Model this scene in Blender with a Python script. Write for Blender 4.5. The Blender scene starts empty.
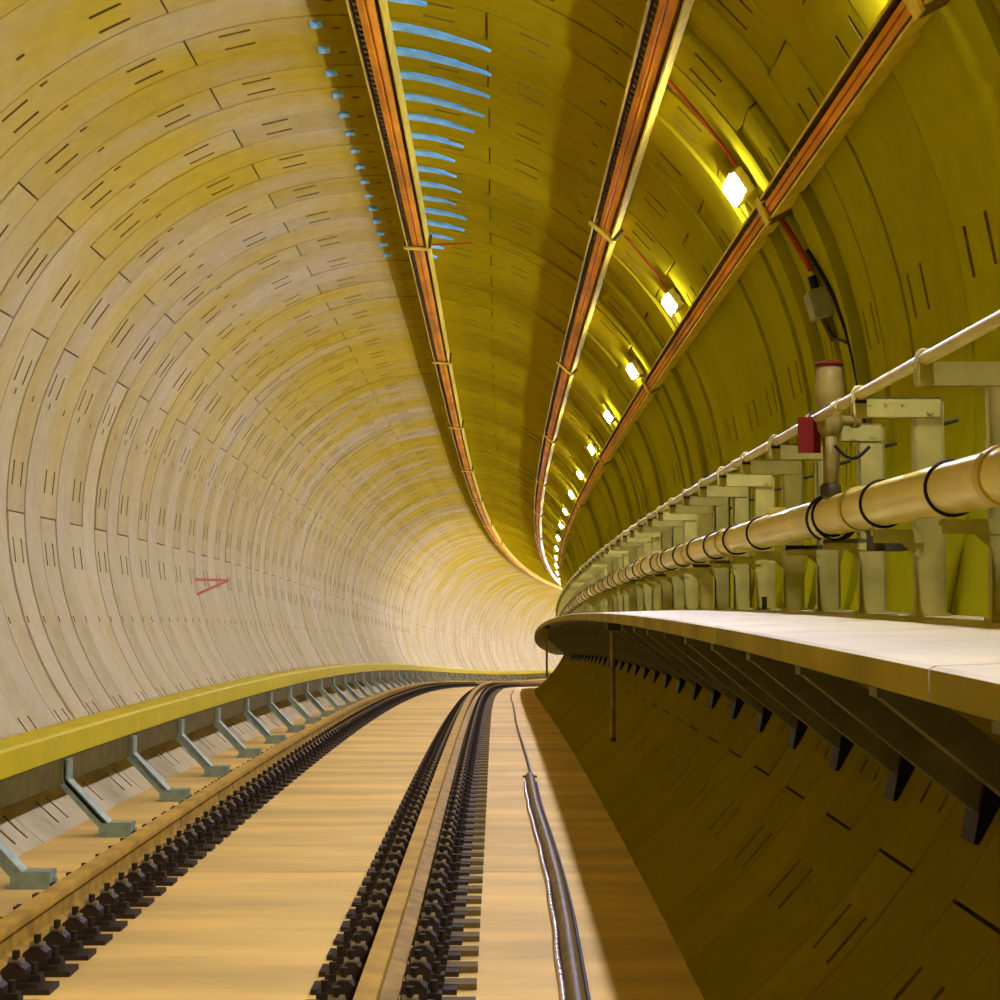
import bpy, math, random
import numpy as np
from mathutils import Matrix, Vector
random.seed(7)
RNG = np.random.default_rng(7)
SC = bpy.context.scene
COL = SC.collection

# ------------------------------------------------------------------ track alignment (real metres)
# s = distance along the track, u = offset to the right of the track centre, v = height above rail top
K0, K1, V0, V1, C1 = -0.9263e-3, 0.0577e-3, -1.9302e-3, 0.0293e-3, -0.1739e-3
DS = 0.1
SS = np.arange(-14.0, 134.0, DS)
KH = K0 + K1 * np.maximum(SS, 0)
KV = V0 + V1 * np.maximum(SS, 0)
def cum(a):
    return np.concatenate([[0], np.cumsum((a[1:] + a[:-1]) / 2) * DS])
TH = cum(KH); TH -= np.interp(0, SS, TH)
GR = cum(KV); GR -= np.interp(0, SS, GR)
PX = cum(np.sin(TH)); PX -= np.interp(0, SS, PX)
PY = cum(np.cos(TH)); PY -= np.interp(0, SS, PY)
PZ = cum(GR); PZ -= np.interp(0, SS, PZ)
CX, CV, R = 0.193, 2.009, 2.811          # centre and radius of the round lining

def W(s, u, v):
    """track coordinates -> world, vectorised"""
    s = np.asarray(s, float); u = np.asarray(u, float); v = np.asarray(v, float)
    th = np.interp(s, SS, TH); x = np.interp(s, SS, PX); y = np.interp(s, SS, PY); z = np.interp(s, SS, PZ)
    ro = C1 * np.maximum(s, 0)
    uu = u * np.cos(ro) - v * np.sin(ro); vv = u * np.sin(ro) + v * np.cos(ro)
    return np.stack([x + uu * np.cos(th), y - uu * np.sin(th), z + vv], -1)

def frame(s, u=0.0, v=0.0):
    """matrix whose local x = right, y = along the track, z = up"""
    p = W(s, u, v)
    th = float(np.interp(s, SS, TH)); g = float(np.interp(s, SS, GR)); ro = C1 * max(s, 0)
    return Matrix.Translation(Vector(p.tolist())) @ Matrix.Rotation(-th, 4, 'Z') @ Matrix.Rotation(math.atan(g), 4, 'X') @ Matrix.Rotation(-ro, 4, 'Y')

def pol(deg, r=R):
    a = math.radians(deg)
    return CX + r * math.cos(a), CV + r * math.sin(a)

# ------------------------------------------------------------------ camera
F_PX, YAW, PIT, ROL, CU, CAMV = 1757.51, -0.0046, 0.0403, 0.0016, 1.198, 1.324
cam = bpy.data.cameras.new('camera')
cam.sensor_width = 36.0
cam.lens = 36.0 * F_PX / 1000.0
cam.clip_start = 0.05; cam.clip_end = 400
cam_o = bpy.data.objects.new('camera', cam); COL.objects.link(cam_o)
fwd = Vector((math.sin(YAW) * math.cos(PIT), math.cos(YAW) * math.cos(PIT), math.sin(PIT)))
right = Vector((math.cos(YAW), -math.sin(YAW), 0))
up = right.cross(fwd)
r2 = right * math.cos(ROL) - up * math.sin(ROL)
u2 = right * math.sin(ROL) + up * math.cos(ROL)
m = Matrix((r2, u2, -fwd)).transposed().to_4x4()
m.translation = Vector((CU, 0, CAMV))
cam_o.matrix_world = m
SC.camera = cam_o

# ------------------------------------------------------------------ world, exposure, lamp settings
world = bpy.data.worlds.new('world'); SC.world = world; world.use_nodes = True
world.node_tree.nodes['Background'].inputs[0].default_value = (1.0, 0.85, 0.5, 1)
world.node_tree.nodes['Background'].inputs[1].default_value = 0.0
SC.view_settings.view_transform = 'Standard'
SC.view_settings.look = 'None'
SC.view_settings.gamma = 1.0
SC.view_settings.use_curve_mapping = False
SC.view_settings.exposure = 0.0
LAMP_COLOR = (1.0, 0.99, 1.6)
LAMP_STRENGTH = 740.0
LAMP_S0, LAMP_DS = 9.65, 3.679
LAMP_DEG = 33.4
FAR_BOOST = 1.7                            # lamps past the bend are added and boosted to brighten the far wall

# ------------------------------------------------------------------ materials
def new_mat(name):
    m = bpy.data.materials.new(name); m.use_nodes = True
    return m, m.node_tree, m.node_tree.nodes['Principled BSDF']

def mat(name, col, rough=0.6, metal=0.0, var=0.15, scale=6.0, bump=0.0, spec=0.12, var2=None, stretch=(1, 1, 1)):
    m, nt, b = new_mat(name)
    tc = nt.nodes.new('ShaderNodeTexCoord'); mp = nt.nodes.new('ShaderNodeMapping')
    mp.inputs['Scale'].default_value = stretch
    nt.links.new(tc.outputs['Object'], mp.inputs['Vector'])
    n = nt.nodes.new('ShaderNodeTexNoise'); n.inputs['Scale'].default_value = scale; n.inputs['Detail'].default_value = 6
    nt.links.new(mp.outputs[0], n.inputs['Vector'])
    cr = nt.nodes.new('ShaderNodeValToRGB')
    c2 = var2 if var2 else tuple(c * (1 - var) for c in col)
    cr.color_ramp.elements[0].position = 0.32; cr.color_ramp.elements[1].position = 0.68
    cr.color_ramp.elements[0].color = (*c2, 1)
    cr.color_ramp.elements[1].color = (*[min(1, c * (1 + var * .5)) for c in col], 1)
    nt.links.new(n.outputs['Fac'], cr.inputs['Fac']); nt.links.new(cr.outputs['Color'], b.inputs['Base Color'])
    b.inputs['Roughness'].default_value = rough; b.inputs['Metallic'].default_value = metal
    b.inputs['Specular IOR Level'].default_value = spec
    if bump:
        bp = nt.nodes.new('ShaderNodeBump'); bp.inputs['Strength'].default_value = bump; bp.inputs['Distance'].default_value = 0.01
        n2 = nt.nodes.new('ShaderNodeTexNoise'); n2.inputs['Scale'].default_value = scale * 5; n2.inputs['Detail'].default_value = 5
        nt.links.new(mp.outputs[0], n2.inputs['Vector'])
        nt.links.new(n2.outputs['Fac'], bp.inputs['Height']); nt.links.new(bp.outputs[0], b.inputs['Normal'])
    return m

M = {}
LIN = (0.545, 0.46, 0.225)
LIN_CROWN = (0.34, 0.26, 0.004)     # yellow tone of the shaded vault, put into the concrete's colour
LIN_RIGHT = (0.36, 0.33, 0.005)  # mustard of the shaded right wall, put into its colour
LIN_STAIN = (0.52, 0.39, 0.03)
LIN_LOW = (0.25, 0.185, 0.004)         # shade under the walkway, put into the wall colour
def lining_mat(name, col, col_b):
    """cast concrete: broad water stains, fine mottling, a shade of its own for each segment"""
    m, nt, b = new_mat(name)
    L = nt.links.new
    tc = nt.nodes.new('ShaderNodeTexCoord')
    n1 = nt.nodes.new('ShaderNodeTexNoise'); n1.inputs['Scale'].default_value = 0.9; n1.inputs['Detail'].default_value = 8; n1.inputs['Roughness'].default_value = .62
    n2 = nt.nodes.new('ShaderNodeTexNoise'); n2.inputs['Scale'].default_value = 9; n2.inputs['Detail'].default_value = 6
    for n in (n1, n2): L(tc.outputs['Object'], n.inputs['Vector'])
    mx = nt.nodes.new('ShaderNodeMix'); mx.data_type = 'RGBA'
    mr = nt.nodes.new('ShaderNodeMapRange'); mr.inputs[1].default_value = .42; mr.inputs[2].default_value = .68
    L(n1.outputs['Fac'], mr.inputs[0]); L(mr.outputs[0], mx.inputs[0])
    mx.inputs[6].default_value = (*col, 1); mx.inputs[7].default_value = (*col_b, 1)
    # yellow leach stains: none low on the left wall, patchy on its upper part; shade tones for vault and right wall follow
    at = nt.nodes.new('ShaderNodeAttribute'); at.attribute_name = 'deg'
    q1 = nt.nodes.new('ShaderNodeMapRange'); q1.inputs[1].default_value = 180; q1.inputs[2].default_value = 118; L(at.outputs['Fac'], q1.inputs[0])
    n5 = nt.nodes.new('ShaderNodeTexNoise'); n5.inputs['Scale'].default_value = .55; n5.inputs['Detail'].default_value = 4; gp = nt.nodes.new('ShaderNodeNewGeometry'); mp5 = nt.nodes.new('ShaderNodeMapping'); mp5.inputs['Scale'].default_value = (.7, 1.5, .7); L(gp.outputs['Position'], mp5.inputs['Vector']); L(mp5.outputs[0], n5.inputs['Vector'])
    q2 = nt.nodes.new('ShaderNodeMapRange'); q2.inputs[1].default_value = .35; q2.inputs[2].default_value = .57; L(n5.outputs['Fac'], q2.inputs[0])
    q3 = nt.nodes.new('ShaderNodeMath'); q3.operation = 'MULTIPLY'; L(q1.outputs[0], q3.inputs[0]); L(q2.outputs[0], q3.inputs[1])
    q4 = nt.nodes.new('ShaderNodeMapRange'); q4.inputs[1].default_value = 96; q4.inputs[2].default_value = 91; L(at.outputs['Fac'], q4.inputs[0])  # left tray's shadow edge on the vault, put into the colour
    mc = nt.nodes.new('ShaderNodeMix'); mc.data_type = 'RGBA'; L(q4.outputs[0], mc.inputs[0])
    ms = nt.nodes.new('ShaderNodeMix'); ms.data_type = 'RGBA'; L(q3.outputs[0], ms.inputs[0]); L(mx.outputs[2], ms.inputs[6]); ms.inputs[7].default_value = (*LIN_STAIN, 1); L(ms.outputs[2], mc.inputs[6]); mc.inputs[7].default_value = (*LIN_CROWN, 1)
    q6 = nt.nodes.new('ShaderNodeMapRange'); q6.inputs[1].default_value = 45; q6.inputs[2].default_value = 25; L(at.outputs['Fac'], q6.inputs[0])
    mr2 = nt.nodes.new('ShaderNodeMix'); mr2.data_type = 'RGBA'; L(q6.outputs[0], mr2.inputs[0]); L(mc.outputs[2], mr2.inputs[6]); mr2.inputs[7].default_value = (*LIN_RIGHT, 1)
    q7 = nt.nodes.new('ShaderNodeMapRange'); q7.inputs[1].default_value = -16; q7.inputs[2].default_value = -24; L(at.outputs['Fac'], q7.inputs[0])  # walkway shade low on the right wall, as colour
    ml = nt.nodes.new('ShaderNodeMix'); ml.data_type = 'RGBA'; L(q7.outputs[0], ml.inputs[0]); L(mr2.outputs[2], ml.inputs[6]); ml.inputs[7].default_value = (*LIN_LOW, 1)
    mx = ml
    oi = nt.nodes.new('ShaderNodeObjectInfo'); geo = nt.nodes.new('ShaderNodeNewGeometry')
    ad = nt.nodes.new('ShaderNodeMath'); ad.operation = 'ADD'; L(oi.outputs['Random'], ad.inputs[0]); L(geo.outputs['Random Per Island'], ad.inputs[1])
    fr = nt.nodes.new('ShaderNodeMath'); fr.operation = 'FRACT'; L(ad.outputs[0], fr.inputs[0])
    m3 = nt.nodes.new('ShaderNodeMapRange'); m3.inputs[3].default_value = .92; m3.inputs[4].default_value = 1.04; L(fr.outputs[0], m3.inputs[0])
    m4 = nt.nodes.new('ShaderNodeMapRange'); m4.inputs[1].default_value = .3; m4.inputs[2].default_value = .7; m4.inputs[3].default_value = .92; m4.inputs[4].default_value = 1.05; L(n2.outputs['Fac'], m4.inputs[0])
    mu = nt.nodes.new('ShaderNodeMath'); mu.operation = 'MULTIPLY'; L(m3.outputs[0], mu.inputs[0]); L(m4.outputs[0], mu.inputs[1])
    vm = nt.nodes.new('ShaderNodeVectorMath'); vm.operation = 'SCALE'; L(mx.outputs[2], vm.inputs[0]); L(mu.outputs[0], vm.inputs['Scale'])
    L(vm.outputs[0], b.inputs['Base Color'])
    b.inputs['Roughness'].default_value = .9; b.inputs['Specular IOR Level'].default_value = 0
    bp = nt.nodes.new('ShaderNodeBump'); bp.inputs['Strength'].default_value = .25; bp.inputs['Distance'].default_value = .01
    L(n2.outputs['Fac'], bp.inputs['Height']); L(bp.outputs[0], b.inputs['Normal'])
    return m
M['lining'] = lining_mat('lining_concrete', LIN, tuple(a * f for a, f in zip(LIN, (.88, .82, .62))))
M['pocket'] = mat('pocket_dark', (0.24, 0.165, 0.02), .95, 0, .3, 20)  # darker than the lining, for the sides and floors of the pockets
M['backing'] = mat('joint_backing', (0.10, 0.07, 0.02), .9)
M['slab'] = mat('slab_concrete', (0.74, 0.49, 0.095), .7, 0, .28, 1.3, .15, .3, stretch=(.45, 1.6, 1))
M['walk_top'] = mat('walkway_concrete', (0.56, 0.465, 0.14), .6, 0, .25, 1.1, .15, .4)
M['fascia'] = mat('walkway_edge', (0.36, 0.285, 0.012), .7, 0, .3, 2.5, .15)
M['rail_head'] = mat('rail_steel', (0.52, 0.31, 0.03), .45, .1, .35, 5, .1, .2)
M['rail_side'] = mat('rusty_steel', (0.40, 0.24, 0.018), .7, .05, .4, 9, .2)
M['clip'] = mat('fastener_iron', (0.040, 0.026, 0.008), .6, .0, .4, 20)
M['clip_top'] = mat('fastener_cap', (0.25, 0.18, 0.06), .5, .2, .4, 20)
M['strip'] = mat('tie_strip', (0.16, 0.11, 0.02), .7, 0, .3, 9)
M['yellow'] = mat('yellow_cover', (0.55, 0.43, 0.001), .5, 0, .10, 2.5, .05)
M['conductor'] = mat('conductor_steel', (0.12, 0.088, 0.004), .7, .0, .3, 8)
M['galv'] = mat('galvanised_steel', (0.30, 0.36, 0.19), .5, .2, .25, 14)
M['galv_pale'] = mat('pale_steel', (0.44, 0.385, 0.07), .6, .05, .18, 8)
M['steel_dk'] = mat('dark_steel', (0.07, 0.060, 0.02), .6, .3, .3, 10)
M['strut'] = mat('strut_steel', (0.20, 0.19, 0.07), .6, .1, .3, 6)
M['pipe'] = mat('white_pipe', (0.74, 0.60, 0.13), .30, 0, .12, 3, .05)
M['pipe_band'] = mat('pipe_coupling', (0.60, 0.46, 0.08), .4, .1, .15, 6)
M['conduit'] = mat('conduit_paint', (0.56, 0.48, 0.12), .35, .05, .15, 5)
M['black'] = mat('black_rubber', (0.018, 0.014, 0.010), .5, 0, .3, 20)
M['copper'] = mat('copper_bar', (0.85, 0.34, 0.006), .55, .0, .4, 4, .1, stretch=(1, .3, 1))
M['tray'] = mat('tray_steel', (0.78, 0.60, 0.05), .5, .05, .25, 6)
M['tray_in'] = mat('tray_inside', (0.16, 0.10, 0.02), .8, 0, .3, 12)
M['red'] = mat('red_paint', (0.14, 0.008, 0.001), .7, 0, .2, 10)
M['redcable'] = mat('red_cable', (0.42, 0.07, 0.015), .5, 0, .2, 10)
M['valve'] = mat('valve_bronze', (0.26, 0.19, 0.03), .5, .1, .3, 8)
M['box'] = mat('box_steel', (0.30, 0.30, 0.10), .5, .2, .2, 10)
M['duct'] = mat('duct_plastic', (0.15, 0.095, 0.008), .5, 0, .35, 7)
M['hose'] = mat('silver_hose', (0.70, 0.62, 0.45), .25, .6, .4, 18)
M['blue_glint'] = mat('blue_reflected_light', (0.17, 0.58, 0.88), .35, 0, .45, 7, .1, .5, var2=(0.10, 0.40, 0.70))  # blue reflected light on the vault, given as a surface colour
M['mark'] = mat('red_marking', (0.42, 0.10, 0.03), .8)
M['chalk'] = mat('white_sheet', (0.86, 0.82, 0.78), .7, 0, .1)
def emit(name, col, st):
    m, nt, b = new_mat(name)
    b.inputs['Base Color'].default_value = (1, 1, 1, 1)
    b.inputs['Emission Color'].default_value = (*col, 1); b.inputs['Emission Strength'].default_value = st
    return m
M['lamp'] = emit('lamp_diffuser', LAMP_COLOR, LAMP_STRENGTH)
M['lamp_boosted'] = emit('boosted_lamp_diffuser', LAMP_COLOR, LAMP_STRENGTH * FAR_BOOST)

# ------------------------------------------------------------------ builders
class G:
    """collects geometry"""
    att = None
    def __init__(g): g.v = []; g.f = []; g.mi = []; g.sm = []; g.n = 0
    def add(g, verts, faces, mi=0, sm=False):
        verts = np.asarray(verts, float).reshape(-1, 3)
        g.v.append(verts)
        for f in faces: g.f.append([i + g.n for i in f]); g.mi.append(mi); g.sm.append(sm)
        g.n += len(verts)
    def box(g, lo, hi, mi=0, T=None):
        x0, y0, z0 = lo; x1, y1, z1 = hi
        V = np.array([(x0,y0,z0),(x1,y0,z0),(x1,y1,z0),(x0,y1,z0),(x0,y0,z1),(x1,y0,z1),(x1,y1,z1),(x0,y1,z1)], float)
        if T: V = np.array([list(T @ Vector(p)) for p in V])
        g.add(V, [(0,3,2,1),(4,5,6,7),(0,1,5,4),(1,2,6,5),(2,3,7,6),(3,0,4,7)], mi)
    def prism(g, prof, a0, a1, axis='y', mi=0):
        """closed profile extruded along a local axis; prof in (x,z) for y, (y,z) for x"""
        n = len(prof)
        V = []
        for a in (a0, a1):
            for p, q in prof: V.append((p, a, q) if axis == 'y' else (a, p, q) if axis == 'x' else (p, q, a))
        F = [(i, (i+1) % n, n + (i+1) % n, n + i) for i in range(n)] + [tuple(range(n))[::-1], tuple(range(n, 2*n))]
        g.add(V, F, mi)
    def tube(g, pts, r, seg=10, mi=0, caps=True):
        pts = [Vector(p) for p in pts]; rs = r if hasattr(r, '__len__') else [r] * len(pts)
        V = []; F = []
        t0 = (pts[1] - pts[0]).normalized()
        nrm = t0.orthogonal().normalized()
        for i, p in enumerate(pts):
            t = ((pts[min(i+1, len(pts)-1)] - pts[max(i-1, 0)])).normalized()
            nrm = (nrm - t * nrm.dot(t)).normalized(); bn = t.cross(nrm)
            for k in range(seg):
                a = 2 * math.pi * k / seg
                V.append(tuple(p + (nrm * math.cos(a) + bn * math.sin(a)) * rs[i]))
        for i in range(len(pts) - 1):
            for k in range(seg):
                F.append((i*seg+k, i*seg+(k+1) % seg, (i+1)*seg+(k+1) % seg, (i+1)*seg+k))
        g.add(V, F, mi, True)
        if caps:
            g.add(V[:seg], [tuple(range(seg))[::-1]], mi); g.add(V[-seg:], [tuple(range(seg))], mi)
    def sweep(g, prof, s, closed=True, mi=0, caps=True, smooth=False, mis=None):
        """(u,v) profile carried along the track through the stations s"""
        s = np.asarray(s, float); n = len(prof); pu = np.array([p[0] for p in prof]); pv = np.array([p[1] for p in prof])
        V = np.concatenate([W(np.full(n, q), pu, pv) for q in s])
        m = n if closed else n - 1
        for i in range(m):
            F = [(k*n+i, k*n+(i+1) % n, (k+1)*n+(i+1) % n, (k+1)*n+i) for k in range(len(s)-1)]
            base = g.n if i else None
            for f in F:
                g.f.append([q + g._b if i else q + g.n for q in f]); g.mi.append(mis[i] if mis else mi); g.sm.append(smooth)
            if i == 0: g._b = g.n; g.v.append(V); g.n += len(V)
        if caps and closed:
            g.add(V[:n], [tuple(range(n))], mi); g.add(V[-n:], [tuple(range(n))[::-1]], mi)
    def mesh(g, name, mats, origin=(0, 0, 0)):
        me = bpy.data.meshes.new(name)
        V = np.concatenate(g.v) - np.array(origin)
        me.from_pydata(V.tolist(), [], g.f)
        for mm in mats: me.materials.append(M[mm] if isinstance(mm, str) else mm)
        me.polygons.foreach_set('material_index', g.mi)
        me.polygons.foreach_set('use_smooth', g.sm)
        if g.att is not None:
            a = me.attributes.new('deg', 'FLOAT', 'POINT'); a.data.foreach_set('value', np.concatenate(g.att).astype(np.float32))
        me.update()
        return me

def link(name, data, parent=None, mw=None):
    o = bpy.data.objects.new(name, data); COL.objects.link(o)
    mw = mw if mw is not None else Matrix.Identity(4)
    if parent is not None:
        o.parent = parent
        o.matrix_local = WM[parent.name].inverted() @ mw
    else:
        o.matrix_world = mw
    WM[o.name] = mw
    return o
WM = {}
def tag(o, label=None, cat=None, group=None, kind=None):
    if label: o['label'] = label
    if cat: o['category'] = cat
    if group: o['group'] = group
    if kind: o['kind'] = kind
    return o
def stations(a, b, step=0.5):
    n = max(1, int(round((b - a) / step)))
    return np.linspace(a, b, n + 1)
def fix_normals(me):
    import bmesh
    bm = bmesh.new(); bm.from_mesh(me); bmesh.ops.recalc_face_normals(bm, faces=bm.faces); bm.to_mesh(me); bm.free()
def worldobj(name, g, mats, parent=None, at=None, recalc=True):
    """mesh gathered in world coordinates; its origin is put at the track point `at` = (s,u,v)"""
    mw = Matrix.Translation(Vector(W(*at).tolist())) if at else Matrix.Identity(4)
    me = g.mesh(name, mats, tuple(mw.translation))
    if recalc: fix_normals(me)
    return link(name, me, parent, mw)
def localmesh(name, g, mats):
    me = g.mesh(name, mats); fix_normals(me); return me

S_BEG, S_END = -8.0, 128.0

# ------------------------------------------------------------------ lining
# rings 0.497 m long, ring kinds A and B alternate so that the straight joints are staggered
RING, RING0 = 0.497, 13.58
JA = [-35.0, 37.0, 109.5, 181.0, 253.0]
JB = [-67.0, 5.0, 71.0, 137.5, 153.0, 222.0, 293.0]
TRIM0, TRIM1 = -55.0, 235.0
def slots_for(kind):
    """recessed bolt pockets as (s0,s1,deg0,deg1) inside a ring"""
    out = []
    for j in (JA if kind == 'A' else JB):
        for sg in (-1, 1):
            a, b = sorted((j + sg * 4.2, j + sg * 8.2))
            if kind == 'B' and j in (137.5, 153.0) and ((j == 137.5 and sg == 1) or (j == 153.0 and sg == -1)):
                if j == 153.0: continue
                a, b = 142.6, 147.8
            for o in (0.095, 0.345): out.append((o, o + 0.034, a, b))
    return out
SLOTS = {'A': slots_for('A'), 'B': slots_for('B')}
DOTS = [126.6, 54.6, 198.6, -17.4, 90.6, 162.6]
def segment(g, s0, kind, d0, d1, off, tilt, detail=2):
    """one precast lining segment with recessed bolt pockets"""
    gap = 0.006 if d1 > 10 else 0.002; e = 0.13
    sa, sb = s0 + gap, s0 + RING - gap
    a0, a1 = d0 + e, d1 - e
    S = {sa, sb}; A = {a0, a1}
    st = 4.0 if detail == 2 else 6.0
    for q in np.linspace(a0, a1, max(2, int(round((a1 - a0) / st)) + 1)): A.add(float(q))
    rec = []
    if detail:
        cand = list(SLOTS[kind])
        for k, d in enumerate(DOTS):
            cand.append((0.05, 0.085, d - .55, d + .55) if k < 4 else (0.22, 0.25, d - .5, d + .5))
        for (x0, x1, b0, b1) in cand:
            if b0 > a0 + .2 and b1 < a1 - .2:
                rec.append((s0 + x0, s0 + x1, b0, b1)); S |= {s0 + x0, s0 + x1}; A |= {b0, b1}
    S = np.array(sorted(S)); A = np.array(sorted(A))
    keep = [0]
    special = {round(x, 6) for r_ in rec for x in r_[2:]} | {round(a0, 6), round(a1, 6)}
    A = np.array([a for i, a in enumerate(A) if round(a, 6) in special or min([abs(a - b) for b in special]) > .8])
    ns, na = len(S), len(A)
    sm = (sa + sb) / 2
    def P(ss, aa, dr):
        ss = np.asarray(ss, float); aa = np.asarray(aa, float)
        wt = np.where(aa < 60, np.interp(aa, [-24, -10, 40, 60], [.12, 2.8, 2.8, 1.0]), 1.0)
        r = R + (off + tilt * (ss - sm)) * wt + dr
        t = np.radians(aa)
        return W(ss, CX + r * np.cos(t), CV + r * np.sin(t))
    gs, ga = np.meshgrid(S, A, indexing='ij')
    V = P(gs.ravel(), ga.ravel(), 0.0)
    base = g.n
    F = []
    isrec = lambda i, j: any(x0 - 1e-6 <= S[i] and S[i+1] <= x1 + 1e-6 and b0 - 1e-6 <= A[j] and A[j+1] <= b1 + 1e-6 for x0, x1, b0, b1 in rec)
    for i in range(ns - 1):
        for j in range(na - 1):
            if rec and isrec(i, j): continue
            F.append((i*na+j, i*na+j+1, (i+1)*na+j+1, (i+1)*na+j))
    n0 = len(V)
    # border turned back into the joint
    border = [(i, 0) for i in range(ns)] + [(ns-1, j) for j in range(1, na)] + [(i, na-1) for i in range(ns-2, -1, -1)] + [(0, j) for j in range(na-2, 0, -1)]
    bs = np.array([S[i] for i, j in border]); ba = np.array([A[j] for i, j in border])
    V2 = P(bs, ba, 0.085)
    nb = len(border)
    for k in range(nb):
        i, j = border[k]; i2, j2 = border[(k+1) % nb]
        F.append((i*na+j, n0+k, n0+(k+1) % nb, i2*na+j2))
    V = np.concatenate([V, V2])
    DG = [ga.ravel(), ba]
    PK = []
    for x0, x1, b0, b1 in rec:
        n1 = len(V)
        V = np.concatenate([V, P([x0, x1, x1, x0], [b0, b0, b1, b1], 0.0), P([x0, x1, x1, x0], [b0, b0, b1, b1], 0.045)])
        for k in range(4): F.append((n1+k, n1+(k+1) % 4, n1+4+(k+1) % 4, n1+4+k))
        PK.append(len(F)); F.append((n1+4, n1+5, n1+6, n1+7))
    for x0, x1, b0, b1 in rec: DG.append(np.array([b0, b0, b1, b1] * 2))
    g.att = (g.att or []) + DG
    m0 = len(g.mi); g.add(V, F, 0, False)
    for q in PK:
        for z in range(5): g.mi[m0 + q - z] = 1
    return base

def shell(name, d0, d1):
    g = G(); A = np.radians(np.linspace(d0, d1, 24))
    g.sweep([(CX + (R + .045) * math.cos(a), CV + (R + .045) * math.sin(a)) for a in A] +
            [(CX + (R + .30) * math.cos(a), CV + (R + .30) * math.sin(a)) for a in A[::-1]], stations(S_BEG, S_END, 1.0))
    return tag(worldobj(name, g, ['backing'], None, (8, *pol((d0 + d1) / 2, R + .05))), kind='structure')
walls = {'l': shell('wall_left', 109.5, 240.0), 'r': shell('wall_right', -60.0, 37.0), 'c': shell('ceiling', 37.0, 109.5)}
walls['l']['label'] = 'pale concrete segment wall on the left, above the yellow rail cover'
walls['r']['label'] = 'concrete segment wall on the right, behind the pipes and walkway'
walls['c']['label'] = 'mustard coloured segment vault overhead with copper trays'
for k, c in (('l', 'wall'), ('r', 'wall'), ('c', 'ceiling')): pass
def side(mid): return 'l' if mid > 107 else 'c' if mid > 45 else 'r'
far = {'l': G(), 'r': G(), 'c': G()}
kmin = int(math.ceil((S_BEG - RING0) / RING)); kmax = int((S_END - RING0) / RING) - 1
for k in range(kmin, kmax):
    s0 = RING0 + k * RING; kind = 'A' if k % 2 == 0 else 'B'
    J = [j for j in (JA if kind == 'A' else JB)]
    J2 = sorted(set([TRIM0, TRIM1] + [j for j in J if TRIM0 < j < TRIM1]))
    ringoff = RNG.uniform(-.005, .005)
    for d0, d1 in zip(J2[:-1], J2[1:]):
        sd = side((d0 + d1) / 2); rough = 1.7 if sd == 'r' else 1
        off = ringoff * .7 + RNG.uniform(-.005, .005) * rough; tilt = RNG.uniform(-.022, .022) * rough
        near = {'l': 11.0 <= s0 <= 30, 'r': 4.2 <= s0 <= 26, 'c': 7.0 <= s0 <= 28}[sd]
        if near:
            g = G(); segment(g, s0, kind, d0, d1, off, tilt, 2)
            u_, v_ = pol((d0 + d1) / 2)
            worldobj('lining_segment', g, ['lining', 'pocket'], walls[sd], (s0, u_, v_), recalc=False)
        else:
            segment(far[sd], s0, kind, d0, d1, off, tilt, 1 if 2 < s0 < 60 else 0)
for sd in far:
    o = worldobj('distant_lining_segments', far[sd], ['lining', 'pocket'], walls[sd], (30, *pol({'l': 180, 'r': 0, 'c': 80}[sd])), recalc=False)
    o['kind'] = 'stuff'

# blue light reflected off the vault's ring edges, built as thin coloured strips
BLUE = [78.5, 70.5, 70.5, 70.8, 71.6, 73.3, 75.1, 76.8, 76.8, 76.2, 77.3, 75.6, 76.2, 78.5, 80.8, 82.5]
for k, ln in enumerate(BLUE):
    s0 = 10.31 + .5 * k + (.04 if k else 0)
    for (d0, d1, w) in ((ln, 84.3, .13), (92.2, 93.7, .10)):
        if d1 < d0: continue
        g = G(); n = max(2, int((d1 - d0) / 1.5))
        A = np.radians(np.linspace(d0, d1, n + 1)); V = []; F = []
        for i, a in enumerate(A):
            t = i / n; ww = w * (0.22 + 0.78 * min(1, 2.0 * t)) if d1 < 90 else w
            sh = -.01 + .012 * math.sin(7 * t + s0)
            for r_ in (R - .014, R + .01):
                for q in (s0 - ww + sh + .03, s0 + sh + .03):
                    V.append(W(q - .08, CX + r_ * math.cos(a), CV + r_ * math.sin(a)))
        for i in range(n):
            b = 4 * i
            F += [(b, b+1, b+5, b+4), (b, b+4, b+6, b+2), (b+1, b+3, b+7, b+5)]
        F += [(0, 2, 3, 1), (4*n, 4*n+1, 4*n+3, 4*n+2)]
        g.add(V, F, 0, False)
        o = worldobj('blue_glint_strip', g, ['blue_glint'], walls['c'], (s0, *pol((d0 + d1) / 2)))
        o['label'] = 'pale blue patch of reflected light on the vault, built as a thin strip'

# ------------------------------------------------------------------ floor slab
SLAB = -0.2
g = G()
g.sweep([(-1.75, SLAB - .03), (2.2, SLAB - .03), (2.0, -1.0), (-1.5, -1.0)], stations(S_BEG, S_END, 1.0))
floor = tag(worldobj('floor', g, ['backing'], None, (8, 0, SLAB - .03)), 'tan concrete track slab between the walls', kind='structure')
edges = [S_BEG, -1.0, 9.46, 19.9, 30.4, 41, 51.5, 62, 72.5, 83, 93.5, 104, 116, S_END]
ul = -1.66; ur = 2.06
for a, b in zip(edges[:-1], edges[1:]):
    g = G()
    g.sweep([(ul, SLAB), (ur, SLAB), (ur, SLAB - .1), (ul, SLAB - .1)], stations(a + .008, b - .008, 1.0))
    worldobj('slab_panel', g, ['slab'], floor, (a, 0, SLAB))
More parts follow.
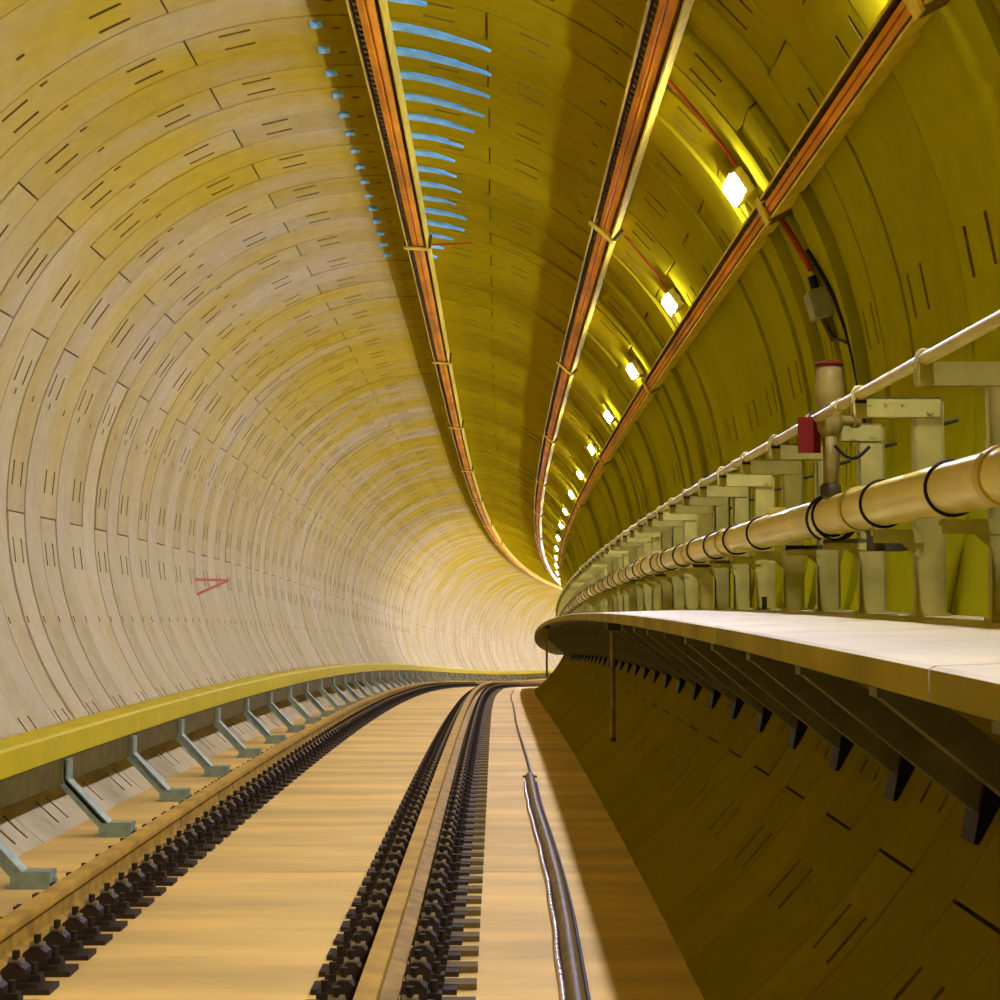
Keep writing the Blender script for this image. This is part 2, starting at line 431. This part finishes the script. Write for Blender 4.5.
# shallow rebate line beside the right rail plinth
# ------------------------------------------------------------------ running rails
FS0, FDS = 6.63, 0.306
def rail_profile(c):
    h = [(-.036, 0), (.036, 0), (.038, -.012), (.036, -.040), (.011, -.052), (.010, -.125), (.070, -.143), (.070, -.155),
         (-.070, -.155), (-.070, -.143), (-.010, -.125), (-.011, -.052), (-.036, -.040), (-.038, -.012)]
    return [(c + a, b) for a, b in h]
def fastener_mesh(outer_extra):
    g = G()
    # base plate under the rail foot, reaching out on both sides
    g.box((-.27, -.075, -.045), (.27, .075, -.015), 0)
    g.box((-.22, -.060, -.015), (-.085, .060, .004), 0)
    g.box((.085, -.060, -.015), (.22, .060, .004), 0)
    for sx in (-1, 1):
        # spring clip: a bowed tongue pressing the rail foot, plus bolt
        x = sx * .125
        g.prism([(x - .05, 0), (x + .05, 0), (x + .045, .05), (x + .015, .075), (x - .015, .075), (x - .045, .05)], -.042, .042, 'y', 0)
        g.tube([(x, 0, .06), (x, 0, .115)], .016, 6, 0)
        g.tube([(x - .028, -.0, .07), (x + .028, 0, .07)], .02, 6, 1)
        x2 = sx * .195
        g.tube([(x2, 0, 0), (x2, 0, .07)], .015, 6, 0)
        g.box((x2 - .028, -.028, .0), (x2 + .028, .028, .028), 0)
    return localmesh('rail_fastener', g, ['clip', 'clip_top'])
fmesh = fastener_mesh(False)
gs = G()
gs.box((-.075, -.05, 0), (.075, .05, .022), 0)
smesh = localmesh('tie_strip', gs, ['strip'])
for c, lab in ((-.7525, 'left running rail, rust brown, curving along beside the yellow rail cover'),
               (.7525, 'right running rail, rust brown with worn top, along the middle of the slab')):
    root = link('running_rail', None, None, frame(6, c, SLAB))
    root.empty_display_size = .3
    tag(root, lab, 'rail')
    g = G(); g.sweep(rail_profile(c), stations(S_BEG, S_END, .8), mis=[0, 0, 0] + [1] * 10 + [0])
    worldobj('rail_section', g, ['rail_head', 'rail_side'], root, (6, c, 0))
    n = 0; k = -22
    gf = G()
    while True:
        s = FS0 + k * FDS; k += 1
        if s > 100: break
        if s < 4.6: continue
        if s < 64:
            link('rail_fastener', fmesh, root, frame(s, c, SLAB + .035))
        else:
            F = frame(s, c, SLAB + .035)
            for sx in (-1, 1):
                gf.box((sx * .16 - .1, -.06, -.035), (sx * .16 + .1, .06, .06), 0, F)
        if c > 0 and s < 46:
            link('tie_strip', smesh, root, frame(s + .05, 1.02, SLAB + .002))
    if gf.n:
        o = worldobj('distant_fasteners', gf, ['clip'], root, (66, c, SLAB)); o['kind'] = 'stuff'

# ------------------------------------------------------------------ third rail with yellow cover on the left
tr = link('covered_third_rail', None, None, frame(9, -1.5, SLAB)); tr.empty_display_size = .3
tag(tr, 'yellow covered conductor rail on galvanised brackets along the left wall', 'rail')
cov = [-6.0, 13.2, 25.5, 38, 50, 62, 74, 86, 98, 110, S_END]
for a, b in zip(cov[:-1], cov[1:]):
    g = G()
    g.sweep([(-1.49, .29), (-1.485, .43), (-1.50, .446), (-1.60, .462), (-1.70, .452), (-1.72, .43), (-1.71, .43), (-1.695, .442), (-1.60, .448), (-1.505, .432), (-1.50, .43), (-1.502, .29)], stations(a + .004, b - .004, .5))
    worldobj('cover_board', g, ['yellow'], tr, (a, -1.5, .4))
g = G()
for p in ([(-1.51, .125), (-1.505, .285), (-1.53, .30), (-1.62, .30), (-1.62, .125)],): g.sweep(p, stations(-6, S_END, .8))
worldobj('conductor_bar', g, ['conductor'], tr, (9, -1.56, .2))
g = G()
# galvanised cranked bracket: upright, sloping arm, foot block
def arm(g, pts, w, t, mi=0):
    for (x0, z0), (x1, z1) in zip(pts[:-1], pts[1:]):
        d = Vector((x1 - x0, 0, z1 - z0)).normalized(); n = Vector((-d.z, 0, d.x)) * t / 2
        g.prism([(x0 + n.x, z0 + n.z), (x1 + n.x, z1 + n.z), (x1 - n.x, z1 - n.z), (x0 - n.x, z0 - n.z)], -w / 2, w / 2, 'y', mi)
P_ = [(.012, .47), (.012, .34), (.265, .075)]
arm(g, P_, .12, .030)
for y in (-.055, .055):
    for (x0, z0), (x1, z1) in zip(P_[:-1], P_[1:]):
        g.prism([(x0, z0 + .01), (x1, z1 + .01), (x1 - .035, z1 - .03), (x0 - .045, z0 - .02)], y - .005, y + .005, 'y', 0)
bracket_me = localmesh('bracket', g, ['galv'])
g = G(); g.box((.22, -.07, .0), (.42, .07, .085)); g.box((.20, -.08, 0), (.47, .08, .015)); g.tube([(.43, 0, .01), (.43, 0, .05)], .014, 6)
g.box((.33, -.052, .01), (.345, .052, .085))
foot_me = localmesh('bracket_foot', g, ['galv'])
for k in range(-2, 45):
    s = 8.97 + 1.965 * k
    if s > 92: break
    b = link('bracket', bracket_me, tr, frame(s, -1.5, SLAB))
    if s < 60: link('bracket_foot', foot_me, b, frame(s, -1.5, SLAB))

# ------------------------------------------------------------------ duct on the slab at the right
root = link('cable_duct', None, None, frame(6, 1.46, SLAB)); root.empty_display_size = .2
tag(root, 'dark brown plastic duct lying on the slab right of the rails', 'duct')
g = G()
n = 14
def duct_u(s): return 1.465 + .012 * math.sin(s * .9) - .012 * max(0, s - 11) * .6
ss_ = np.linspace(3.8, 14.7, 45)
V = []; F = []
for s in ss_:
    for i in range(9):
        a = math.pi * i / 8
        V.append(W(s, duct_u(s) + .038 * math.cos(a), SLAB + .005 + .045 * math.sin(a)))
for k in range(len(ss_) - 1):
    for i in range(8): F.append((k*9+i, k*9+i+1, (k+1)*9+i+1, (k+1)*9+i))
F += [tuple(range(9)), tuple(range((len(ss_)-1)*9, len(ss_)*9))[::-1]]
g.add(V, F, 0, True)
worldobj('half_round_duct', g, ['duct'], root, (6, 1.47, SLAB), recalc=True)
g = G(); g.tube([W(s, duct_u(s) - .050 + .003 * math.sin(s * 5), SLAB + .012) for s in np.linspace(3.8, 14.2, 60)], .011, 6)
worldobj('thin_hose', g, ['hose'], root, (6, 1.41, SLAB))
g = G(); g.tube([W(s, duct_u(s) + .044, SLAB + .01) for s in np.linspace(3.8, 14.2, 50)], .009, 6)
worldobj('edge_cable', g, ['black'], root, (6, 1.52, SLAB))
g = G(); g.box((-.06, -.03, 0), (.06, .02, .014)); worldobj_m = localmesh('end_clamp', g, ['steel_dk'])
link('end_clamp', worldobj_m, root, frame(14.75, duct_u(14.7), SLAB))
g = G(); g.tube([W(s, 1.45 + .010 * math.sin(s * .5) - .0016 * (s - 14.7), SLAB + .014) for s in np.linspace(14.8, 44, 80)], .013, 6)
o = worldobj('trailing_cable', g, ['duct'], None, (20, 1.43, SLAB)); tag(o, 'thin brown cable running on along the slab past the duct end', 'cable')

# ------------------------------------------------------------------ walkway on the right
wk = link('service_walkway', None, None, frame(6, 2.3, 1.16)); wk.empty_display_size = .3
tag(wk, 'raised concrete service walkway along the right wall', 'walkway')
WF, WB, WT = 1.917, 2.87, 1.165
a = -6.0; first = True
while a < 70:
    b = a + 3.0
    g = G()
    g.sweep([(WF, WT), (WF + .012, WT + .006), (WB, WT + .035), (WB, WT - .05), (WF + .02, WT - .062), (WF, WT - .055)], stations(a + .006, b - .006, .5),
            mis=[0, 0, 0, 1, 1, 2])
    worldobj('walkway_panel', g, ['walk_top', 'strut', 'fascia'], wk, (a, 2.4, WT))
    a = b
g = G()
# bracket under the walkway: top arm, sloping strut from a wall pad to the front edge
g.box((.16, -.045, -.125), (.95, .045, -.065), 0)
g.prism([(.17, -.125), (.30, -.125), (.76, -.46), (.70, -.55)], -.05, .05, 'y', 0)
wb_me = localmesh('walkway_bracket', g, ['strut'])
g = G(); g.prism([(.66, -.62), (.76, -.63), (.79, -.50), (.80, -.42), (.70, -.42)], -.075, .075, 'y', 0)
wp_me = localmesh('bracket_pad', g, ['black'])
for k in range(-1, 32):
    s = 4.22 + 1.066 * k
    b = link('walkway_bracket', wb_me, wk, frame(s, WF, WT))
    if s < 36: link('bracket_pad', wp_me, b, frame(s, WF, WT))
# drain poles hanging from the front edge of the walkway
for s, lab in ((11.75, 'nearer thin steel pole hanging below the walkway edge'), (27.3, 'far thin steel pole hanging from the walkway tip')):
    root = link('hanging_pole', None, None, frame(s, 1.93, WT - .06)); root.empty_display_size = .1
    tag(root, lab, 'pole')
    g = G(); g.tube([(0, 0, 0), (0, 0, -.76)], .018, 10); link('pole_tube', localmesh('pole_tube', g, ['valve']), root, frame(s, 1.94, WT - .06))
    g = G(); g.tube([(0, 0, -.76), (0, 0, -.785)], .020, 10); link('end_cap', localmesh('end_cap', g, ['steel_dk']), root, frame(s, 1.94, WT - .06))
    g = G(); g.box((-.035, -.06, -.05), (.05, .06, .0)); link('clamp', localmesh('clamp', g, ['steel_dk']), root, frame(s, 1.94, WT - .06))
g = G(); g.tube([(0, 0, 0), (0, 0, .075)], .016, 8); g.box((-.03, -.03, 0), (.03, .03, .008))
o = link('stub_post', localmesh('stub_post', g, ['steel_dk']), None, frame(10.2, 2.72, WT + .031))
tag(o, 'short dark stub post standing at the back of the walkway', 'post')

# ------------------------------------------------------------------ pipe supports, conduit and big pipe on the right wall
HU, HV, HR = 2.508, 2.012, 0.021
PU, PV, PR = 2.60, 1.612, 0.082
g = G()
# tall channel post
g.box((.205, -.018, .045), (.315, -.010, .82)); g.box((.205, -.018, .045), (.215, .03, .82)); g.box((.305, -.018, .045), (.315, .03, .82))
g.box((.195, -.04, .03), (.325, .045, .045))
post_me = localmesh('post', g, ['galv_pale'])
g = G()
g.box((-.01, -.028, .762), (.30, -.020, .836)); g.box((-.01, -.028, .828), (.30, .03, .836)); g.box((-.01, .022, .762), (.30, .03, .836))
g.prism([(-.01, .762), (-.01, .836), (-.02, .836), (-.02, .776)], -.028, .03, 'y')
g.tube([(.26, -.034, .785), (.26, -.026, .785)], .012, 8)
for x in (.04, .10, .16): g.tube([(x, -.031, .812), (x, -.026, .812)], .007, 6)
arm_me = localmesh('cantilever_arm', g, ['galv_pale'])
g = G()
g.box((.05, -.026, .328), (.23, .026, .348)); g.box((.05, -.026, .30), (.23, -.02, .348)); g.prism([(.12, .328), (.22, .328), (.22, .24)], -.02, -.014, 'y')
shelf_me = localmesh('pipe_shelf', g, ['galv_pale'])
g = G(); g.tube([(.31, 0, .74), (.37, 0, .755)], .009, 6)
bolt_me = localmesh('anchor_bolt', g, ['steel_dk'])
def nth(i):
    return ['nearest', 'second nearest', 'third nearest', 'fourth nearest', 'fifth nearest', 'sixth nearest', 'seventh nearest', 'eighth nearest', 'ninth nearest', 'tenth nearest', 'eleventh nearest', 'twelfth nearest'][i]
SUP0, SUPD = 5.45, 0.994
extra = {0: 'arm running off the right edge', 1: 'below the conduit, right of the valve', 2: 'right beside the bronze valve', 3: 'just behind the red plate'}
for k in range(-1, 50):
    s = SUP0 + SUPD * k
    F = frame(s, 2.5, WT + .0)
    root = link('pipe_support', None, None, F); root.empty_display_size = .1
    if 0 <= k < 12: tag(root, '%s pale steel pipe support post%s' % (nth(k), ', ' + extra[k] if k in extra else ' on the walkway counted from the right edge'), 'bracket', 'pipe supports along the right wall')
    else: tag(root, 'small pale steel pipe support in the distant run of the walkway' if k > 0 else 'pale steel pipe support just outside the frame', 'bracket', 'distant pipe supports' if k > 0 else 'pipe supports along the right wall')
    link('post', post_me, root, F); link('cantilever_arm', arm_me, root, F)
    if k < 24: link('pipe_shelf', shelf_me, root, F)
    if k < 12: link('anchor_bolt', bolt_me, root, F)
cd = link('conduit_line', None, None, frame(5, HU, HV)); cd.empty_display_size = .1
tag(cd, 'slim cream conduit running on the tips of the steel arms', 'pipe')
g = G(); g.tube([W(s, HU, HV) for s in stations(2, 54, .5)], HR, 12)
worldobj('conduit_tube', g, ['conduit'], cd, (5, HU, HV), recalc=False)
g = G()
pts = [(-.027, 0, -.03), (-.027, 0, .002)] + [(-.027 * math.cos(a), 0, .002 + .027 * math.sin(a)) for a in np.linspace(.3, math.pi - .3, 6)] + [(.027, 0, .002), (.027, 0, -.03)]
g.tube(pts, .006, 6); g.box((-.022, -.018, -.034), (.022, .018, -.021), 1)
sad_me = localmesh('saddle_clamp', g, ['conduit', 'black'])
for k in range(-1, 44):
    link('saddle_clamp', sad_me, cd, frame(SUP0 + SUPD * k, HU, HV))
for k in (1, 4, 8, 13):
    g = G(); s = SUP0 + SUPD * k + .40
    g.tube([(0, -.05, 0), (0, .05, 0)], HR + .006, 12); link('conduit_coupling', localmesh('conduit_coupling', g, ['conduit']), cd, frame(s, HU, HV))

bp_ = link('water_main', None, None, frame(5, PU, PV)); bp_.empty_display_size = .1
tag(bp_, 'large cream pipe with black clamps along the wall above the walkway', 'pipe')
g = G(); g.tube([W(s, PU, PV) for s in stations(2, 56, .4)], PR, 28)
worldobj('pipe_run', g, ['pipe'], bp_, (5, PU, PV), recalc=False)
def ring_me(rad, t, mi='black', half=None):
    g = G(); n = 26
    a0, a1 = (0, 2 * math.pi) if not half else half
    g.tube([(rad * math.cos(a), 0, rad * math.sin(a)) for a in np.linspace(a0, a1, n)], t, 6)
    if not half: pass
    return localmesh('pipe_clamp', g, [mi])
cl_me = ring_me(PR + .004, .0065)
g = G(); g.tube([(0, -.03, 0), (0, .03, 0)], PR + .008, 28); cp_me = localmesh('pipe_coupling', g, ['pipe_band'])
for k in range(-1, 44):
    s = SUP0 + SUPD * k
    if k == 3: continue
    link('pipe_clamp', cl_me, bp_, frame(s + .04, PU, PV))
    if k % 2 == 1: link('pipe_coupling', cp_me, bp_, frame(s + .45, PU, PV))
g = G(); g.box((-.05, -.02, PR - .01), (.05, .02, PR + .03))
for s in (9.0, 15.6, 17.0): link('pipe_lug', localmesh('pipe_lug', g, ['pipe']), bp_, frame(s, PU, PV))

# loops of black cable tied round the pipe by the valve
for ds, tl, lab in ((0, .25, 'black cable loop tilted round the big pipe, left of the valve foot'), (.10, -.30, 'second black cable loop round the big pipe under the valve')):
    g = G(); g.tube([((PR + .018) * math.cos(a), tl * .12 * math.sin(a + .6), (PR + .018) * math.sin(a) - .006) for a in np.linspace(0, 2 * math.pi, 26)], .006, 6)
    o = link('cable_loop', localmesh('cable_loop', g, ['black']), None, frame(7.42 + ds, PU, PV)); tag(o, lab, 'cable')

# hydrant valve standing on the pipe
VS, VU = 7.28, 2.555
F = frame(VS, VU, 1.69)
root = link('hydrant_valve', None, None, F); root.empty_display_size = .1
tag(root, 'bronze upright hydrant valve standing on the big pipe behind the red plate', 'valve')
def lathe(prof, seg=18, mi=0):
    g = G(); V = []; Fc = []
    for r_, z in prof:
        for k in range(seg): V.append((r_ * math.cos(2*math.pi*k/seg), r_ * math.sin(2*math.pi*k/seg), z))
    for i in range(len(prof) - 1):
        for k in range(seg): Fc.append((i*seg+k, i*seg+(k+1) % seg, (i+1)*seg+(k+1) % seg, (i+1)*seg+k))
    Fc += [tuple(range(seg))[::-1], tuple(range((len(prof)-1)*seg, len(prof)*seg))]
    g.add(V, Fc, mi, True); return g
link('riser', localmesh('riser', lathe([(.030, -.02), (.030, .28)]), ['valve']), root, F)
link('base_union', localmesh('base_union', lathe([(.034, -.01), (.044, 0), (.044, .035), (.034, .045)], 8), ['steel_dk']), root, F)
link('valve_body', localmesh('valve_body', lathe([(.030, .24), (.052, .27), (.056, .31), (.046, .34), (.048, .36), (.060, .40), (.062, .45), (.054, .485), (.052, .535)]), ['valve']), root, F)
link('red_cap', localmesh('red_cap', lathe([(.054, .535), (.060, .538), (.060, .548), (.050, .552)]), ['red']), root, F)
g = G(); g.tube([(0, 0, .31), (.10, .03, .31)], .022, 10); g.tube([(.10, .03, .31), (.125, .04, .31)], .03, 10)
link('side_outlet', localmesh('side_outlet', g, ['valve']), root, F)
# red plate
g = G(); g.box((-.047, -.006, -.075), (.047, .006, .075)); 
F = frame(7.30, 2.472, 1.940)
root = link('red_plate', None, None, F); root.empty_display_size = .05
tag(root, 'small dark red plate hanging at the arm tip beside the valve', 'sign')
link('plate', localmesh('plate', g, ['red']), root, F)
g = G(); g.tube([(.0, 0, .075), (.012, .02, .10)], .005, 6); link('hook', localmesh('hook', g, ['steel_dk']), root, F)
# slack cable under the arm
g = G(); g.tube([W(7.05 + .05 * t, 2.53 + .15 * t, 1.875 - .05 * math.sin(math.pi * t)) for t in np.linspace(0, 1, 12)], .007, 6)
o = worldobj('slack_cable', g, ['black'], None, (7.05, 2.6, 1.87)); tag(o, 'short black cable sagging below the arm right of the valve', 'cable')
# grey box behind the pipe
g = G(); g.box((-.05, -.08, -.04), (.09, .08, .035)); g.box((-.055, -.085, .035), (.095, .085, .042))
o = link('splice_box', localmesh('splice_box', g, ['steel_dk']), None, frame(7.0, 2.71, 1.49)); tag(o, 'dark box on the wall below the big pipe under the valve', 'box')
# ------------------------------------------------------------------ wall cables and junction box
def wallpath(pts, n=10, lift=.02):
    out = []
    for (s0, d0), (s1, d1) in zip(pts[:-1], pts[1:]):
        for t in np.linspace(0, 1, n, endpoint=False):
            u_, v_ = pol(d0 + (d1 - d0) * t, R - lift); out.append(W(s0 + (s1 - s0) * t, u_, v_))
    u_, v_ = pol(pts[-1][1], R - lift); out.append(W(pts[-1][0], u_, v_))
    return out
g = G(); g.tube(wallpath([(9.38, 47), (9.42, 44), (9.46, 40), (9.5, 36), (9.5, 33.5)]), .010, 6)
o = worldobj('red_cable', g, ['redcable'], None, (9.4, *pol(40))); tag(o, 'thin red cable on the vault from the copper tray to the nearest lamp', 'cable')
g = G(); g.tube(wallpath([(9.24, 28), (9.2, 26), (9.12, 22), (9.07, 20.2)], lift=.035), .017, 8)
o = worldobj('red_cable', g, ['redcable'], None, (9.2, *pol(24))); tag(o, 'red cable hanging from the wall tray down to the junction box', 'cable')
g = G(); g.tube(wallpath([(13.2, 46), (13.26, 42), (13.3, 35)]), .009, 6)
o = worldobj('red_cable', g, ['redcable'], None, (13.2, *pol(41))); tag(o, 'thin red cable on the vault leading to the second nearest lamp', 'cable')
u_, v_ = pol(16.3, R - .05)
Fb = frame(9.05, u_, v_) @ Matrix.Rotation(math.radians(-16.3), 4, 'Y')
root = link('junction_box', None, None, Fb); root.empty_display_size = .1
tag(root, 'small olive junction box on the right wall under the red cable', 'box')
g = G(); g.box((-.05, -.085, -.075), (.05, .085, .075)); link('box_body', localmesh('box_body', g, ['box']), root, Fb)
g = G(); g.box((-.058, -.075, -.065), (-.05, .075, .065)); link('box_lid', localmesh('box_lid', g, ['box']), root, Fb)
g = G(); g.tube([(0, 0, .075), (0, 0, .15)], .024, 8); link('cable_gland', localmesh('cable_gland', g, ['black']), root, Fb)
g = G(); g.tube([(0, .04, -.075), (.02, .04, -.20)], .014, 8); link('cable_tail', localmesh('cable_tail', g, ['steel_dk']), root, Fb)
g = G(); g.tube(wallpath([(9.0, 22), (8.8, 16), (8.72, 12), (8.65, 6), (8.6, 1)], lift=.03), .013, 8)
o = worldobj('black_cable', g, ['black'], None, (8.8, *pol(12))); tag(o, 'black cable running down the wall beside the junction box', 'cable')
g = G(); g.tube(wallpath([(9.1, 13.8), (9.0, 12.2), (8.85, 11.5), (8.75, 11.0)], lift=.035), .008, 6)
o = worldobj('black_cable', g, ['black'], None, (9.0, *pol(12))); tag(o, 'thin cable curving from the junction box bottom to the black cable', 'cable')

# ------------------------------------------------------------------ ceiling trays with copper bars
def tray(deg, r, w, cuts, lab, bar, bars=2):
    """open-bottomed channel with lips, a copper bar inside and collars at its joints"""
    a = math.radians(deg); er = (math.cos(a), math.sin(a)); et = (math.sin(a), -math.cos(a))   # et points clockwise (towards the right)
    def q(x, z): # x across (right), z outwards
        return (CX + (r + z) * er[0] + x * et[0], CV + (r + z) * er[1] + x * et[1])
    u0, v0 = q(0, 0); h = R - r - .012
    root = link('ceiling_tray', None, None, frame(10, u0, v0)); root.empty_display_size = .2
    tag(root, lab, 'cable tray')
    for s0, s1 in zip(cuts[:-1], cuts[1:]):
        st_ = stations(s0 + .07, s1 - .07, .6)
        g = G(); t = .012
        g.sweep([q(-w/2, 0), q(-w/2 - t, 0), q(-w/2 - t, h), q(w/2 + t, h), q(w/2 + t, 0), q(w/2, 0), q(w/2, .06), q(-w/2, .06)], st_,
                mis=[0, 0, 1, 0, 0, 1, 1, 1])
        worldobj('channel', g, ['tray', 'tray_in'], root, (s0, u0, v0))
        g = G(); x0 = w * .04; b = bar
        g.sweep([q(x0 - b/2, .012), q(x0 - b*.1, .006), q(x0 - b*.06, .022), q(x0 + b*.06, .022), q(x0 + b*.1, .006), q(x0 + b/2, .012), q(x0 + b/2, .05), q(x0 - b/2, .05)], st_)
        worldobj('copper_bar', g, ['copper'], root, (s0, u0, v0))
    # ribs of the bar along its left side, seen as teeth
    g = G(); s = max(cuts[0], 8)
    while s < 24:
        V = [W(s + dy, *q(-w*.40 + dx, dz)) for dx in (0, w*.16) for dy in (0, .03) for dz in (.012, .05)]
        g.add(V, [(0,1,3,2), (4,6,7,5), (0,4,5,1), (2,3,7,6), (0,2,6,4), (1,5,7,3)], 0); s += .11
    o = worldobj('insulator_teeth', g, ['tray_in'], root, (12, u0, v0)); o['kind'] = 'stuff'
    for s in cuts[1:-1]:
        if s > 62: break
        g = G()
        V = [W(s + dy, *q(dx, dz)) for dx in (-w*.72, w*.72) for dy in (-.05, .05) for dz in (-.014, .0)]
        g.add(V, [(0,1,3,2), (4,6,7,5), (0,4,5,1), (2,3,7,6), (0,2,6,4), (1,5,7,3)], 0)
        for dx in (-w*.66, w*.66):
            V = [W(s + dy, *q(dx + ex, dz)) for ex in (-.012, .012) for dy in (-.03, .03) for dz in (0, R - r + .01)]
            g.add(V, [(0,1,3,2), (4,6,7,5), (0,4,5,1), (2,3,7,6), (0,2,6,4), (1,5,7,3)], 1)
        worldobj('hanger_collar', g, ['tray', 'tray_in'], root, (s, u0, v0))
def polar_of(u, v): return math.degrees(math.atan2(v - CV, u - CX)), math.hypot(u - CX, v - CV)
d1_, r1_ = polar_of(.405, 4.66)
tray(d1_, r1_, .18, [4, 9.45, 16.7, 23.95, 31.2, 38.45, 45.7, 53, 60, 74, 92], 'left copper tray hung under the crown of the vault, by the blue strips', .105)
d2_, r2_ = polar_of(1.965, 4.06)
tray(d2_, r2_, .17, [4, 6.05, 13.25, 20.5, 27.7, 35, 42.2, 49.5, 56.7, 72, 90], 'middle copper tray on the right half of the vault, left of the lamps', .095)
tray(28.2, R - .125, .10, [3, 5.8, 9.1, 16.3, 23.5, 30.7, 37.9, 45, 58, 72, 90], 'right copper tray low on the vault, right of the lamps', .06)
g = G(); g.tube([W(16.75, .52 + .43 * t, 4.70 + .02 * t) for t in np.linspace(0, 1, 6)], .008, 6)
o = worldobj('tie_wire', g, ['redcable'], None, (16.75, .7, 4.7)); tag(o, 'thin brown tie rod reaching right from the crown tray collar', 'rod')

# ------------------------------------------------------------------ lamps
lu, lv = pol(LAMP_DEG, R - .005)
gb = G()
gb.box((-.066, -.17, -.050), (.066, .17, 0.0)); gb.box((-.075, -.17, -.072), (-.062, .17, 0)); gb.box((.062, -.17, -.072), (.075, .17, 0)); gb.box((-.02, -.12, 0), (.02, .12, .02))
lb_me = localmesh('lamp_housing', gb, ['galv_pale'])
gd = G(); gd.prism([(-.060, -.052), (.060, -.052), (.052, -.080), (-.052, -.080)], -.15, .15, 'y')
ld_me = localmesh('lamp_diffuser', gd, ['lamp'])
ld_far = localmesh('lamp_diffuser', gd, ['lamp_boosted'])  # diffuser of the boosted lamps added past the bend
vis = ['nearest', 'second nearest', 'third nearest', 'fourth nearest', 'fifth nearest', 'sixth nearest', 'seventh nearest', 'eighth nearest', 'ninth nearest', 'tenth nearest', 'eleventh and farthest visible']
for k in range(-4, 32):
    s = LAMP_S0 + LAMP_DS * k
    if s > 124: break
    Fl = frame(s, lu, lv) @ Matrix.Rotation(math.radians(90 - LAMP_DEG), 4, 'Y')
    root = link('tunnel_lamp', None, None, Fl); root.empty_display_size = .1
    if 0 <= k <= 10: tag(root, '%s glowing white lamp on the vault between the middle and right trays' % vis[k], 'lamp', 'row of tunnel lamps')
    elif k < 0: tag(root, 'white tunnel lamp on the vault behind the view', 'lamp', 'lamps outside the view')
    else: tag(root, 'added white tunnel lamp beyond the bend, brightening the far wall', 'lamp', 'added lamps beyond the bend')
    link('lamp_housing', lb_me, root, Fl); link('lamp_diffuser', ld_far if s > 52 else ld_me, root, Fl)

# ------------------------------------------------------------------ small marks on the left wall
def wallstrip(g, p, q, w):
    a = np.array(p, float); b = np.array(q, float); n = 8
    V = []; 
    d = b - a; L = math.hypot(d[0], d[1] * math.radians(R)); nx, ny = -(d[1] * math.radians(R)) / L, d[0] / L
    for t in np.linspace(0, 1, n + 1):
        c = a + d * t
        for sg in (-1, 1):
            u_, v_ = pol(c[1] + sg * math.degrees(ny * w / 2 / R), R - .022); V.append(W(c[0] + sg * nx * w / 2, u_, v_))
    for t in range(n + 1):
        for sg in (0, 1): V.append(tuple(np.array(V[2*t+sg]) * 1.0))
    F = [(2*i, 2*i+1, 2*i+3, 2*i+2) for i in range(n)]
    g.add(V[:2*(n+1)], F, 0)
g = G()
wallstrip(g, (21.8, 188.0), (24.6, 186.4), .035); wallstrip(g, (21.75, 187.9), (21.75, 191.9), .05); wallstrip(g, (21.75, 191.9), (24.6, 186.4), .035)
o = worldobj('painted_triangle', g, ['mark'], None, (22.5, *pol(188))); tag(o, 'thin red triangle outline marked on the left wall', 'marking')
g = G(); wallstrip(g, (41.4, 176.0), (41.3, 184.5), .09)
o = worldobj('painted_stroke', g, ['mark'], None, (41.4, *pol(180))); tag(o, 'upright red brown stroke marked on the far left wall', 'marking')
